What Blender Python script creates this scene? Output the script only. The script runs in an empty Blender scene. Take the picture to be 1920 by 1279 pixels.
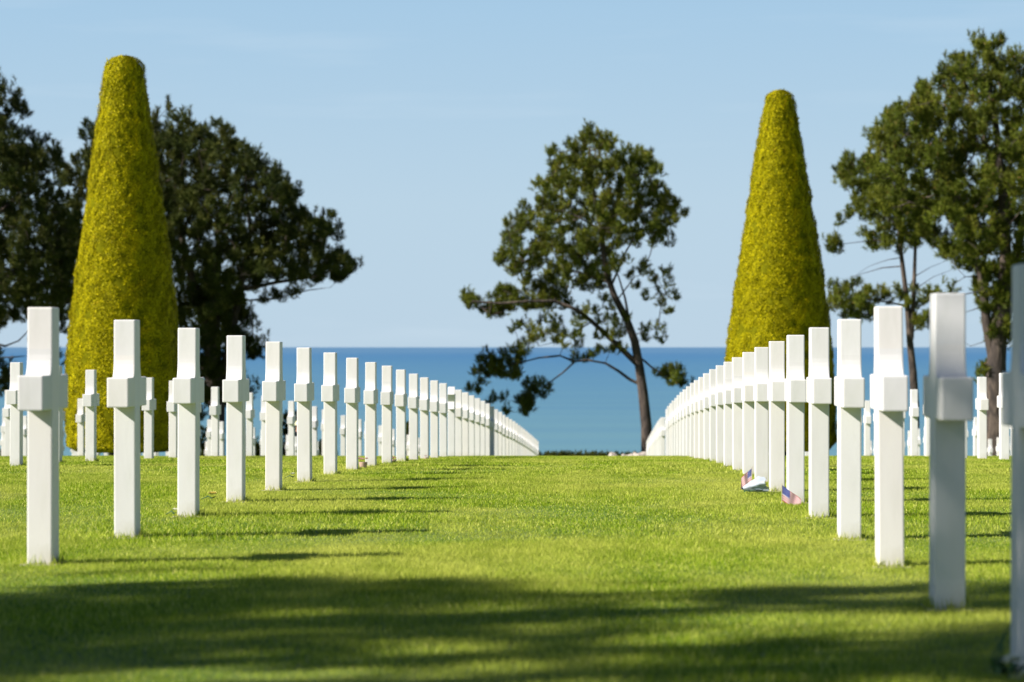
import bpy, bmesh, math, random
import numpy as np
from mathutils import Vector, Matrix, Quaternion
random.seed(7); rng = np.random.default_rng(7)
scene = bpy.context.scene
COL = scene.collection

# ---------------------------------------------------------------- camera
FPX = 5333.0                      # focal length in pixels of the 1920 px wide photograph
cam_d = bpy.data.cameras.new('camera'); cam = bpy.data.objects.new('camera', cam_d); COL.objects.link(cam)
cam_d.sensor_width = 36; cam_d.lens = 100.0
cam_d.clip_start = 0.1; cam_d.clip_end = 900000
cam.location = (0, 0, 0)
cam.rotation_euler = (math.radians(90) + 11.5 / FPX, 0, 0)
cam_d.dof.use_dof = True; cam_d.dof.focus_distance = 19.5; cam_d.dof.aperture_fstop = 4.6
scene.camera = cam

# ---------------------------------------------------------------- sky and sun
SUN = Vector((-1.0, -0.40, 0.75)).normalized()       # towards the sun
elev = math.asin(SUN.z); azim = math.atan2(SUN.x, SUN.y)
w = bpy.data.worlds.new('World'); scene.world = w; w.use_nodes = True
nt = w.node_tree; nt.nodes.clear()
out = nt.nodes.new('ShaderNodeOutputWorld'); bg = nt.nodes.new('ShaderNodeBackground')
sky = nt.nodes.new('ShaderNodeTexSky'); sky.sky_type = 'NISHITA'; sky.sun_disc = False
sky.sun_elevation = elev; sky.sun_rotation = azim
sky.altitude = 50; sky.air_density = 1.0; sky.dust_density = 0.6; sky.ozone_density = 2.2
bg.inputs['Strength'].default_value = 0.095
# faint high cirrus streaks, fixed in the sky
tc = nt.nodes.new('ShaderNodeTexCoord'); mp = nt.nodes.new('ShaderNodeMapping')
mp.inputs['Scale'].default_value = (6, 6, 60); mp.inputs['Rotation'].default_value = (0, 0.08, 0)
nz = nt.nodes.new('ShaderNodeTexNoise'); nz.inputs['Scale'].default_value = 1.6; nz.inputs['Detail'].default_value = 6
cr = nt.nodes.new('ShaderNodeValToRGB')
cr.color_ramp.elements[0].position = 0.55; cr.color_ramp.elements[0].color = (0, 0, 0, 1)
cr.color_ramp.elements[1].position = 0.85; cr.color_ramp.elements[1].color = (0.25, 0.25, 0.25, 1)
mx = nt.nodes.new('ShaderNodeMixRGB'); mx.inputs['Color2'].default_value = (3.9, 4.6, 5.2, 1)
nt.links.new(tc.outputs['Generated'], mp.inputs['Vector']); nt.links.new(mp.outputs[0], nz.inputs['Vector'])
nt.links.new(nz.outputs[0], cr.inputs[0]); nt.links.new(cr.outputs[0], mx.inputs[0])
# hazy pale blue low over the sea, clearing to a deeper blue overhead
sp = nt.nodes.new('ShaderNodeSeparateXYZ'); nt.links.new(tc.outputs['Generated'], sp.inputs[0])
def sramp(stops):
    r = nt.nodes.new('ShaderNodeValToRGB'); e = r.color_ramp.elements
    e[0].position, e[0].color = stops[0][0], (*stops[0][1], 1); e[1].position, e[1].color = stops[-1][0], (*stops[-1][1], 1)
    for p, c in stops[1:-1]: e.new(p).color = (*c, 1)
    nt.links.new(sp.outputs[2], r.inputs[0]); return r.outputs[0]
HZ = 1 / (1.84 * 0.095)
hz = sramp([(0.0, (.51, .655, .78)), (0.05, (.50, .665, .80)), (0.12, (.40, .61, .81)), (0.18, (.20, .34, .55)), (0.35, (.07, .13, .27)), (1.0, (.035, .08, .20))])
mu = nt.nodes.new('ShaderNodeVectorMath'); mu.operation = 'SCALE'; mu.inputs['Scale'].default_value = HZ; nt.links.new(hz, mu.inputs[0])
fb = nt.nodes.new('ShaderNodeMixRGB'); nt.links.new(sramp([(0.0, (1, 1, 1)), (0.15, (.95, .95, .95)), (0.5, (.75, .75, .75)), (1, (.7, .7, .7))]), fb.inputs[0])
ds = nt.nodes.new('ShaderNodeVectorMath'); ds.operation = 'SCALE'; ds.inputs['Scale'].default_value = 0.25; nt.links.new(sky.outputs[0], ds.inputs[0])
nt.links.new(ds.outputs[0], fb.inputs[1]); nt.links.new(mu.outputs[0], fb.inputs[2])
nt.links.new(fb.outputs[0], mx.inputs['Color1'])
nt.links.new(mx.outputs[0], bg.inputs['Color']); nt.links.new(bg.outputs[0], out.inputs['Surface'])
sl = bpy.data.lights.new('sun', 'SUN'); so = bpy.data.objects.new('sun', sl); COL.objects.link(so)
sl.energy = 5.0; sl.angle = math.radians(0.53); sl.color = (1.0, 0.95, 0.885)
so.rotation_euler = (-SUN).to_track_quat('-Z', 'Y').to_euler(); so.location = (-20, -20, 30)
vs = scene.view_settings; vs.view_transform = 'Standard'; vs.look = 'None'; vs.exposure = 0.88; vs.gamma = 1
vs.use_curve_mapping = False
scene.cycles.max_bounces = 6; scene.cycles.transparent_max_bounces = 4

# ---------------------------------------------------------------- materials
def mat(name, build):
    m = bpy.data.materials.new(name); m.use_nodes = True
    t = m.node_tree; b = t.nodes['Principled BSDF']; build(m, t, b); return m
def N(t, kind, **kw):
    n = t.nodes.new(kind)
    for k, v in kw.items():
        if k in n.inputs: n.inputs[k].default_value = v
        else: setattr(n, k, v)
    return n
def ramp(t, fac, stops):
    r = t.nodes.new('ShaderNodeValToRGB'); e = r.color_ramp.elements
    e[0].position, e[0].color = stops[0][0], (*stops[0][1], 1)
    e[1].position, e[1].color = stops[-1][0], (*stops[-1][1], 1)
    for p, c in stops[1:-1]:
        x = e.new(p); x.color = (*c, 1)
    t.links.new(fac, r.inputs[0]); return r.outputs[0]
def noise(t, scale, detail=4, vec=None, dist=0.0, rough=0.55):
    n = N(t, 'ShaderNodeTexNoise', Scale=scale, Detail=detail, Distortion=dist, Roughness=rough)
    if vec is not None: t.links.new(vec, n.inputs['Vector'])
    return n.outputs[0]
def coords(t, kind='Object', scale=(1, 1, 1)):
    c = t.nodes.new('ShaderNodeTexCoord'); m = N(t, 'ShaderNodeMapping', Scale=scale)
    t.links.new(c.outputs[kind], m.inputs['Vector']); return m.outputs[0]
def geo(t, scale=(1, 1, 1)):
    c = t.nodes.new('ShaderNodeNewGeometry'); m = N(t, 'ShaderNodeMapping', Scale=scale)
    t.links.new(c.outputs['Position'], m.inputs['Vector']); return m.outputs[0]
def mixc(t, fac, a, b, mode='MIX'):
    m = t.nodes.new('ShaderNodeMixRGB'); m.blend_type = mode
    for v, i in ((fac, 0), (a, 1), (b, 2)):
        if hasattr(v, 'links') or isinstance(v, bpy.types.NodeSocket): t.links.new(v, m.inputs[i])
        elif i == 0: m.inputs[0].default_value = v
        else: m.inputs[i].default_value = (*v, 1)
    return m.outputs[0]
def bump(t, b, h, s=0.3, d=0.01):
    n = N(t, 'ShaderNodeBump', Strength=s, Distance=d); t.links.new(h, n.inputs['Height'])
    t.links.new(n.outputs[0], b.inputs['Normal'])

def marble(dirt):
    def f(m, t, b):
        v = geo(t, (9, 9, 1.6))
        n1 = noise(t, 1.3, 6, v, 0.6)
        c = ramp(t, n1, [(0.35, (0.715, 0.695, 0.68)), (0.62, (0.745, 0.73, 0.715)), (0.8, (0.66, 0.645, 0.62))])
        n2 = noise(t, 14, 5, coords(t, 'Object', (1, 1, 0.35)))
        c = mixc(t, ramp(t, n2, [(0.5, (0, 0, 0)), (0.75, (0.5 + dirt, 0.35 + dirt, 0.35 + dirt))]), c, (0.60, 0.60, 0.55))
        # soil splash near the foot
        oi = t.nodes.new('ShaderNodeObjectInfo')
        c = mixc(t, 1.0, c, ramp(t, oi.outputs['Random'], [(0, (0.90, 0.90, 0.89)), (0.5, (1, 1, 1)), (1, (1.0, 0.975, 0.94))]), 'MULTIPLY')
        s = N(t, 'ShaderNodeSeparateXYZ'); t.links.new(coords(t, 'Object'), s.inputs[0])
        a = N(t, 'ShaderNodeMath', operation='MULTIPLY_ADD'); a.inputs[1].default_value = 0.16; t.links.new(n2, a.inputs[0])
        t.links.new(s.outputs[2], a.inputs[2])
        c = mixc(t, ramp(t, a.outputs[0], [(0.07, (0.55, 0.55, 0.55)), (0.15, (0, 0, 0))]), c, (0.42, 0.40, 0.28))
        t.links.new(c, b.inputs['Base Color']); b.inputs['Roughness'].default_value = 0.55
        b.inputs['Specular IOR Level'].default_value = 0.3
        bump(t, b, noise(t, 90, 4, coords(t)), 0.12, 0.002)
    return f
M_MARBLE = mat('white_marble', marble(0.0))
M_MARBLE_OLD = mat('weathered_marble', marble(0.25))
def simple(col, rough=0.7, var=0.15, sc=20, **kw):
    def f(m, t, b):
        n = noise(t, sc, 4, coords(t))
        lo = tuple(c * (1 - var) for c in col); hi = tuple(min(1, c * (1 + var)) for c in col)
        t.links.new(ramp(t, n, [(0.3, lo), (0.7, hi)]), b.inputs['Base Color'])
        b.inputs['Roughness'].default_value = rough
        for k, v in kw.items(): b.inputs[k].default_value = v
    return f
M_CONC = mat('concrete', simple((0.42, 0.37, 0.29), 0.9, 0.2, 30))
def leafmat(stops, trans=0.35, rough=0.55, big=(0.6, 0.8, 1.25), seed_scale=0.7):
    """per-leaf tint attribute + broad clump variation; thin leaves let light through"""
    def f(m, t, b):
        a = N(t, 'ShaderNodeAttribute', attribute_name='tint', attribute_type='GEOMETRY')
        c = ramp(t, a.outputs['Fac'], stops)
        n = noise(t, seed_scale, 3, geo(t))
        k = ramp(t, n, [(0.3, (big[0],) * 3), (0.5, (1, 1, 1)), (0.7, (big[2],) * 3)])
        c = mixc(t, 1.0, c, k, 'MULTIPLY')
        t.links.new(c, b.inputs['Base Color']); b.inputs['Roughness'].default_value = rough
        b.inputs['Specular IOR Level'].default_value = 0.1
        tr = N(t, 'ShaderNodeBsdfTranslucent'); t.links.new(c, tr.inputs['Color'])
        ms = N(t, 'ShaderNodeMixShader'); ms.inputs[0].default_value = trans
        t.links.new(b.outputs[0], ms.inputs[1]); t.links.new(tr.outputs[0], ms.inputs[2])
        o = t.nodes['Material Output']; t.links.new(ms.outputs[0], o.inputs['Surface'])
    return f
M_PINE = mat('pine_needles', leafmat([(0, (0.030, 0.046, 0.007)), (0.45, (0.10, 0.125, 0.013)), (0.9, (0.20, 0.20, 0.026)), (1, (0.20, 0.11, 0.04))], 0.12))
M_PINE_D = mat('dark_pine_needles', leafmat([(0, (0.018, 0.028, 0.006)), (0.5, (0.050, 0.064, 0.011)), (1, (0.13, 0.125, 0.026))], 0.1))
M_YEW = mat('golden_yew', leafmat([(0, (0.13, 0.13, 0.003)), (0.5, (0.36, 0.32, 0.003)), (0.93, (0.60, 0.50, 0.004)), (1, (0.38, 0.20, 0.01))], 0.06, 0.6, (0.75, 1, 1.15), 2.2))
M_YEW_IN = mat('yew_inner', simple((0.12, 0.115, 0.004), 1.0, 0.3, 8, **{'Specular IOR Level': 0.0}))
def grassmat(m, t, b):
    a = N(t, 'ShaderNodeAttribute', attribute_name='tint', attribute_type='GEOMETRY')
    c = ramp(t, a.outputs['Fac'], [(0, (0.07, 0.15, 0.004)), (0.42, (0.24, 0.36, 0.012)), (0.75, (0.50, 0.58, 0.06)), (1, (1.0, 0.92, 0.34))])
    n = noise(t, 0.9, 4, geo(t, (1, 0.35, 1)), 0.4)
    c = mixc(t, ramp(t, n, [(0.40, (0, 0, 0)), (0.62, (0.7, 0.7, 0.7))]), c, (0.54, 0.56, 0.12))
    n2 = noise(t, 3.5, 3, geo(t, (1, 0.5, 1)))
    c = mixc(t, 1.0, c, ramp(t, n2, [(0.3, (0.78, 0.82, 0.6)), (0.7, (1.18, 1.14, 1.1))]), 'MULTIPLY')
    t.links.new(c, b.inputs['Base Color']); b.inputs['Roughness'].default_value = 0.6
    b.inputs['Specular IOR Level'].default_value = 0.08
    tr = N(t, 'ShaderNodeBsdfTranslucent'); t.links.new(c, tr.inputs['Color'])
    ms = N(t, 'ShaderNodeMixShader'); ms.inputs[0].default_value = 0.4
    t.links.new(b.outputs[0], ms.inputs[1]); t.links.new(tr.outputs[0], ms.inputs[2])
    t.links.new(ms.outputs[0], t.nodes['Material Output'].inputs['Surface'])
M_GRASS = mat('grass_blades', grassmat)
def soil(m, t, b):
    n = noise(t, 0.9, 4, geo(t, (1, 0.35, 1)), 0.4)
    c = ramp(t, n, [(0.35, (0.10, 0.17, 0.012)), (0.7, (0.17, 0.20, 0.025))])
    n2 = noise(t, 60, 4, geo(t))
    c = mixc(t, 1.0, c, ramp(t, n2, [(0.3, (0.6, 0.6, 0.6)), (0.7, (1.4, 1.4, 1.3))]), 'MULTIPLY')
    t.links.new(c, b.inputs['Base Color']); b.inputs['Roughness'].default_value = 0.95
    bump(t, b, n2, 0.6, 0.02)
M_SOIL = mat('turf', soil)
def bark(c1, c2, c3):
    def f(m, t, b):
        n = noise(t, 5, 6, geo(t, (1, 1, 0.35)), 0.8)
        t.links.new(ramp(t, n, [(0.3, c1), (0.5, c2), (0.72, c3)]), b.inputs['Base Color'])
        b.inputs['Roughness'].default_value = 0.9; bump(t, b, n, 0.8, 0.06)
    return f
M_BARK = mat('pine_bark', bark((0.018, 0.014, 0.012), (0.055, 0.040, 0.032), (0.14, 0.105, 0.08)))
def sea(m, t, b):
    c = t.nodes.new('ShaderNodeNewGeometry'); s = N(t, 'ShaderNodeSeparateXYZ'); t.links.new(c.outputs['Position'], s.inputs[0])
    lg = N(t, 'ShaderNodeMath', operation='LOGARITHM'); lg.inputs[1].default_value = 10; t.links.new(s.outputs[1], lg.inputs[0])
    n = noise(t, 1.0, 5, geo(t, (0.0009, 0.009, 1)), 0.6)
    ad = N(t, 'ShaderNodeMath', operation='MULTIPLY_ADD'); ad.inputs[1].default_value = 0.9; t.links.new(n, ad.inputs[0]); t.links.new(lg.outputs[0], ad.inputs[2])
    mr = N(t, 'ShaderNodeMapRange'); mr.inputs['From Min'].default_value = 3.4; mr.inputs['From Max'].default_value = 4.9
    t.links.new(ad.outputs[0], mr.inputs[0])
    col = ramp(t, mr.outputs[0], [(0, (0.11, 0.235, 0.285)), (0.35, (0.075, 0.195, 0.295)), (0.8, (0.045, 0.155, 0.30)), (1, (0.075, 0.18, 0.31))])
    n3 = noise(t, 1.0, 6, geo(t, (0.0018, 0.016, 1)), 1.0, 0.65)
    col = mixc(t, 1.0, col, ramp(t, n3, [(0.3, (0.92, 0.94, 0.97)), (0.5, (1, 1, 1)), (0.7, (1.10, 1.07, 1.04))]), 'MULTIPLY')
    t.links.new(col, b.inputs['Base Color']); b.inputs['Roughness'].default_value = 0.6
    b.inputs['Specular IOR Level'].default_value = 0.35
    bump(t, b, noise(t, 1, 6, geo(t, (0.05, 0.2, 1))), 0.7, 1.0)
M_SEA = mat('sea_water', sea)
M_STONE = mat('pale_stone', bark((0.25, 0.20, 0.17), (0.42, 0.36, 0.31), (0.55, 0.50, 0.46)))

# ---------------------------------------------------------------- helpers
def link(o, parent=None):
    COL.objects.link(o)
    if parent is not None: o.parent = parent
    return o
def tag(o, label=None, cat=None, group=None, kind=None):
    if label: o['label'] = label
    if cat: o['category'] = cat
    if group: o['group'] = group
    if kind: o['kind'] = kind
    return o
def empty(name, loc, rz=0.0):
    o = bpy.data.objects.new(name, None); o.location = loc; o.rotation_euler = (0, 0, rz); o.empty_display_size = 0.2
    return link(o)
def npmesh(name, V, F, m, parent=None, tint=None, smooth=False, mats=None, midx=None, loc=None):
    V = np.asarray(V, dtype=np.float32); F = np.asarray(F, dtype=np.int32); k = F.shape[1]
    me = bpy.data.meshes.new(name); me.vertices.add(len(V)); me.vertices.foreach_set('co', V.ravel())
    me.loops.add(F.size); me.loops.foreach_set('vertex_index', F.ravel())
    me.polygons.add(len(F)); me.polygons.foreach_set('loop_start', np.arange(0, F.size, k, dtype=np.int32))
    me.polygons.foreach_set('loop_total', np.full(len(F), k, dtype=np.int32))
    if smooth: me.polygons.foreach_set('use_smooth', np.ones(len(F), dtype=bool))
    for x in (mats or [m]): me.materials.append(x)
    if midx is not None: me.polygons.foreach_set('material_index', np.asarray(midx, dtype=np.int32))
    if tint is not None:
        a = me.attributes.new('tint', 'FLOAT', 'POINT'); a.data.foreach_set('value', np.asarray(tint, dtype=np.float32))
    me.update(calc_edges=True); me.validate()
    o = bpy.data.objects.new(name, me)
    if loc is not None: o.location = loc
    return link(o, parent)
def bmobj(name, bm, m, parent=None, smooth=False):
    me = bpy.data.meshes.new(name); bm.to_mesh(me); bm.free()
    for x in (m if isinstance(m, (list, tuple)) else [m]): me.materials.append(x)
    if smooth: me.polygons.foreach_set('use_smooth', [True] * len(me.polygons))
    o = bpy.data.objects.new(name, me); return link(o, parent)
def px(x, y, d):                   # a point seen at (x, y) of the photograph, d metres away
    return Vector(((x - 960) / FPX * d, d, -(y - 652) / FPX * d))

# ---------------------------------------------------------------- terrain
HP = [(-60, 0.95), (-20, 0.86), (0, 0.845), (9.4, 0.857), (11.3, 0.867), (13.2, 0.893), (15.1, 0.905), (17.05, 0.933), (19, 0.960), (20.9, 0.995),
      (22.8, 1.026), (24.7, 1.073), (26.7, 1.126), (28.7, 1.173), (30.6, 1.228), (32.5, 1.292), (34.4, 1.358), (36.4, 1.424), (38.3, 1.483),
      (40.2, 1.556), (42.1, 1.628), (44.1, 1.70), (46, 1.78), (48, 1.863), (50, 1.946), (52, 2.036), (54, 2.128), (55.6, 2.215), (62, 2.53),
      (73, 3.10), (82, 3.60), (87, 3.88), (100, 4.65), (130, 6.3), (170, 12), (260, 36), (330, 46), (500, 52)]
hx = np.array([p[0] for p in HP]); hy = np.array([p[1] for p in HP])
def gz(d): return -float(np.interp(d, hx, hy))
ys = np.concatenate([np.arange(-60, 0, 6), np.arange(0, 60, 0.5), np.arange(60, 140, 2), np.arange(140, 500, 12)])
zs = -np.interp(ys, hx, hy); zs = np.convolve(np.pad(zs, 2, mode='edge'), np.ones(5) / 5, mode='valid') * 0.6 + zs * 0.4
GZ = lambda d: float(np.interp(d, ys, zs))
xs = np.concatenate([np.linspace(-320, -30, 12), np.linspace(-28, 28, 57), np.linspace(30, 320, 12)])
XX, YY = np.meshgrid(xs, ys); ZZ = np.repeat(zs[:, None], len(xs), 1)
V = np.stack([XX, YY, ZZ], -1).reshape(-1, 3); nx = len(xs)
ii = (np.arange(len(ys) - 1)[:, None] * nx + np.arange(nx - 1)[None]).ravel()
tag(npmesh('ground', V, np.stack([ii, ii + 1, ii + nx + 1, ii + nx], 1), M_SOIL, smooth=True), kind='structure')
# the sea, forty-odd metres below the lawn
R = 150000
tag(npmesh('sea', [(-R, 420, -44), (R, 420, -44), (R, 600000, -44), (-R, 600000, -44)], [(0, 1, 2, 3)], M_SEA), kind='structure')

# ---------------------------------------------------------------- grass blades
def blades(y0, y1, dens, wid, h0, h1, bent, marg=1.3):
    area = 0.18 * (y1 * y1 - y0 * y0) + 2 * marg * (y1 - y0); n = int(area * dens)
    y = np.sqrt(rng.uniform(y0 * y0, y1 * y1, n)) ; x = rng.uniform(-1, 1, n) * (0.18 * y + marg)
    z = np.interp(y, ys, zs)
    h = rng.uniform(h0, h1, n) * (0.8 + 0.35 * np.sin(x * 2.1 + 1.3 * np.sin(y * 1.7)) * np.sin(y * 1.1))
    a = rng.uniform(0, 2 * np.pi, n); ln = rng.uniform(0.15, 0.9, n) * h; b = rng.uniform(0, 2 * np.pi, n)
    w_ = wid * rng.uniform(0.7, 1.4, n)
    base = np.stack([x, y, z - 0.003], 1); s = np.stack([np.cos(a), np.sin(a), 0 * a], 1) * w_[:, None] / 2
    lean = np.stack([np.cos(b) * ln, np.sin(b) * ln, h], 1)
    t = np.clip(rng.beta(1.3, 1.5, n), 0, 1)
    if bent:
        mid = np.stack([np.cos(b) * ln * 0.3, np.sin(b) * ln * 0.3, h * 0.6], 1)
        P = np.stack([base - s, base + s, base + mid + s * 0.8, base + mid - s * 0.8, base + lean], 1); k = 5
        F = np.array([[0, 1, 2], [0, 2, 3], [3, 2, 4]])
    else:
        P = np.stack([base - s, base + s, base + lean], 1); k = 3; F = np.array([[0, 1, 2]])
    return P.reshape(-1, 3), (np.arange(n)[:, None, None] * k + F[None]).reshape(-1, 3), np.repeat(t, k)
allV, allF, allT, off = [], [], [], 0
for args in ((5.2, 13, 13000, 0.0030, 0.012, 0.030, False), (13, 23, 6000, 0.0048, 0.012, 0.028, False), (23, 47, 1900, 0.010, 0.012, 0.028, False), (47, 60, 300, 0.02, 0.015, 0.03, False)):
    v, f, t_ = blades(*args); allV.append(v); allF.append(f + off); allT.append(t_); off += len(v)
tag(npmesh('grass', np.concatenate(allV), np.concatenate(allF), M_GRASS, tint=np.concatenate(allT)), 'short mown lawn grass between the rows of crosses', 'grass', kind='stuff')

# ---------------------------------------------------------------- crosses
CW, CT, CA, Z0, Z1 = 0.142, 0.098, 0.25, 0.602, 0.737     # shaft width, thickness, arm reach, arm underside, arm top
def slab(poly, th, bev=0.006):
    """outline in (x, z) extruded through the thickness, arrises eased"""
    bm = bmesh.new(); vs_ = [bm.verts.new((x, -th / 2, z)) for x, z in poly]; f = bm.faces.new(vs_)
    r = bmesh.ops.extrude_face_region(bm, geom=[f])
    for v in r['geom']:
        if isinstance(v, bmesh.types.BMVert): v.co.y += th
    bmesh.ops.recalc_face_normals(bm, faces=bm.faces)
    es = [e for e in bm.edges if len(e.link_faces) == 2 and e.calc_face_angle(0) > 0.6]
    bmesh.ops.bevel(bm, geom=es, offset=bev, segments=2, affect='EDGES', profile=0.6)
    return bm
def cross_outline():
    r, n = 0.042, 7; w2 = CW / 2; P = [(w2 + .002, 0), (w2, Z0), (CA, Z0), (CA, Z1)]
    cx, cz = w2 + r, Z1 + r * 2.4                        # concave fillet above the arm
    for i in range(n + 1):
        a = math.pi * 1.5 - i * (math.pi / 2) / n; P.append((cx + r * math.cos(a), cz + r * 2.4 * math.sin(a)))
    P += [(w2 - 0.002, 1.0)]
    return P + [(-x, z) for x, z in reversed(P)]
def keep(bm, test):                                       # the faces of one part of the split cross
    b = bm.copy(); bmesh.ops.delete(b, geom=[f for f in b.faces if not test(f.calc_center_median())], context='FACES'); return b
def cross_meshes():
    bm = slab(cross_outline(), CT)
    for s in (-1, 1):
        bmesh.ops.bisect_plane(bm, geom=bm.verts[:] + bm.edges[:] + bm.faces[:], plane_co=(s * CW / 2, 0, 0), plane_no=(1, 0, 0), dist=1e-5)
    out_ = []
    e = CW / 2 + 1e-5
    lo = lambda c: abs(c.x) > e - 3e-5 and c.z > Z0 - 0.02
    for test in (lambda c: not lo(c), lambda c: lo(c) and c.x > 0, lambda c: lo(c) and c.x < 0):
        out_.append(keep(bm, test))
    return out_
ROW = math.atan2(187, FPX)                                # the rows run slightly to the right of the view axis
RD = Vector((math.sin(ROW), math.cos(ROW), 0)); PD = Vector((math.cos(ROW), -math.sin(ROW), 0))
# arms run along the row: local x -> row direction
CROT = math.pi / 2 - ROW
proto = empty('grave_cross', (0, 0, 0))
bms = cross_meshes()
p_sh = bmobj('shaft', bms[0], M_MARBLE, proto); p_a1 = bmobj('arm', bms[1], M_MARBLE, proto); p_a2 = bmobj('arm', bms[2], M_MARBLE, proto)
bm = bmesh.new(); bmesh.ops.create_cube(bm, size=1, matrix=Matrix.Translation((0, 0, -0.045)) @ Matrix.Diagonal((0.22, 0.16, 0.10, 1)))
bmesh.ops.bevel(bm, geom=bm.edges[:], offset=0.008, segments=2, affect='EDGES')
p_ft = bmobj('footing', bm, M_CONC, proto)
bm = slab(cross_outline(), CT); plain = bmobj('grave_cross', bm, M_MARBLE)
def star_outline():
    P = []; cz, Ro, Ri = 0.79, 0.21, 0.121
    n = [(CW / 2, 0), (CW / 2, cz - 0.13)]
    for k in range(12):
        a = -math.pi / 2 + k * math.pi / 6; r = Ro if k % 2 == 0 else Ri
        if k == 0: continue
        P.append((r * math.cos(a), cz + r * math.sin(a)))
    return n + P + [(-CW / 2, cz - 0.13), (-CW / 2, 0)]
def copy_tree(o, parent=None):
    c = o.copy(); COL.objects.link(c); c.parent = parent
    for ch in o.children: copy_tree(ch, c)
    return c
ONES = ['', 'first', 'second', 'third', 'fourth', 'fifth', 'sixth', 'seventh', 'eighth', 'ninth', 'tenth', 'eleventh', 'twelfth', 'thirteenth',
        'fourteenth', 'fifteenth', 'sixteenth', 'seventeenth', 'eighteenth', 'nineteenth']
def ordinal(n):
    if n < 20: return ONES[n]
    t, r = divmod(n, 10); T = {2: 'twenty', 3: 'thirty', 4: 'forty'}[t]
    return T + '-' + ONES[r] if r else T[:-1] + 'ieth'
def xpix(p): return 960 + p.x / p.y * FPX
CONES = [(-6.96, 51.0, 1.25), (5.27, 56.0, 1.0)]
D0, DS = 7.45, 1.927
HS = {9.4: 1.034, 11.3: 1.028, 13.2: 1.02, 15.2: 1.012, 17.1: 1.006}
used = False; usedp = False; NC = 0
sides = [('left', -2.27, -1), ('right', 1.10, 1)]
for side, l0, sg in sides:
    for r in range(5):
        lat = l0 + sg * 3.36 * r
        cnt = 0
        for k in range(0, 42):
            d = D0 + DS * k
            if r == 0 and side == 'left':
                d = D0 + DS * k + 0.03
            if d > 87.8: break
            base = PD * (lat - (0.010 if side == 'left' and r == 0 and k == 2 else 0)) + RD * (d / RD.y)
            xp = xpix(base)
            if xp < -14 or xp > 1975: continue
            if side == 'right' and 56.3 < d < 60.2: continue          # the mown path crosses here
            if any((base.x - cx) ** 2 + (base.y - cy) ** 2 < rr * rr for cx, cy, rr in CONES): continue
            cnt += 1
            base.z = GZ(base.y)
            far = base.y > 47
            star = side == 'left' and r == 0 and abs(d - 40.2) < 0.9
            if star:
                root = bmobj('grave_star', slab(star_outline(), CT), M_MARBLE)
                root.rotation_euler = (0, 0, CROT); root.location = base
                tag(root, 'white marble six-pointed star on a shaft, alone among the crosses left of the aisle', 'headstone'); NC += 1
                continue
            if not far:
                root = proto if not used else copy_tree(proto); used = True
            else:
                if not usedp: root = plain; usedp = True
                else: root = plain.copy(); COL.objects.link(root)
            root.location = base
            sc_ = float(np.interp(d, [7.5, 9.4, 11.3, 15, 19, 24, 32, 38], [1.07, 1.034, 1.03, 1.012, 1.0, 0.985, 0.99, 1.0]))
            root.scale = (sc_,) * 3
            j = random.gauss(0, 0.004)
            root.rotation_euler = (random.gauss(0, 0.0025), random.gauss(0, 0.0025), CROT + j)
            if r == 0:
                lab = f'white marble cross, {ordinal(cnt)} from the camera in the row {side} of the aisle'
                if side == 'right' and cnt == 1: lab = 'blurred shaded white cross cut off by the right photo edge'
                if side == 'right' and cnt == 2: lab = 'out-of-focus white cross in tree shade, second from the camera right of the aisle'
            else:
                lab = f'white marble cross, {ordinal(cnt)} from {side} edge in the {ordinal(r + 1)} row {side} of aisle'
            tag(root, lab, 'cross', f'marble crosses in row {r + 1} {side} of the grass aisle'.replace('row 1', 'the front row').replace('row 2', 'the second row').replace('row 3', 'the third row').replace('row 4', 'the fourth row').replace('row 5', 'the fifth row'))
            NC += 1
tp = []
for o in list(COL.objects):
    if o.get('category') == 'cross' and o.location.y < 32:
        for _ in range(150):
            a = random.uniform(-1, 1); e = random.choice((-1, 1)); ox, oy = (a * 0.075, e * (CT / 2 + random.uniform(.002, .03))) if random.random() < .55 else (e * (CW / 2 + random.uniform(.002, .03)), a * 0.055)
            v = Matrix.Rotation(CROT, 3, 'Z') @ Vector((ox, oy, 0)) + o.location; tp.append((v.x, v.y, o.location.z))
tp = np.array(tp); n_ = len(tp); h_ = rng.uniform(0.02, 0.052, n_); a_ = rng.uniform(0, 6.28, n_); b_ = rng.uniform(0, 6.28, n_)
wv = np.stack([np.cos(a_), np.sin(a_), 0 * a_], 1) * 0.0022; lv = np.stack([np.cos(b_) * h_ * .4, np.sin(b_) * h_ * .4, h_], 1)
tag(npmesh('grass_edging', np.stack([tp - wv, tp + wv, tp + lv], 1).reshape(-1, 3), np.arange(n_ * 3).reshape(-1, 3), M_GRASS, tint=np.repeat(rng.beta(1.5, 1.5, n_), 3)),
    'slightly longer grass left round the feet of the near crosses', 'grass', kind='stuff')
print('crosses', NC)

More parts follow.
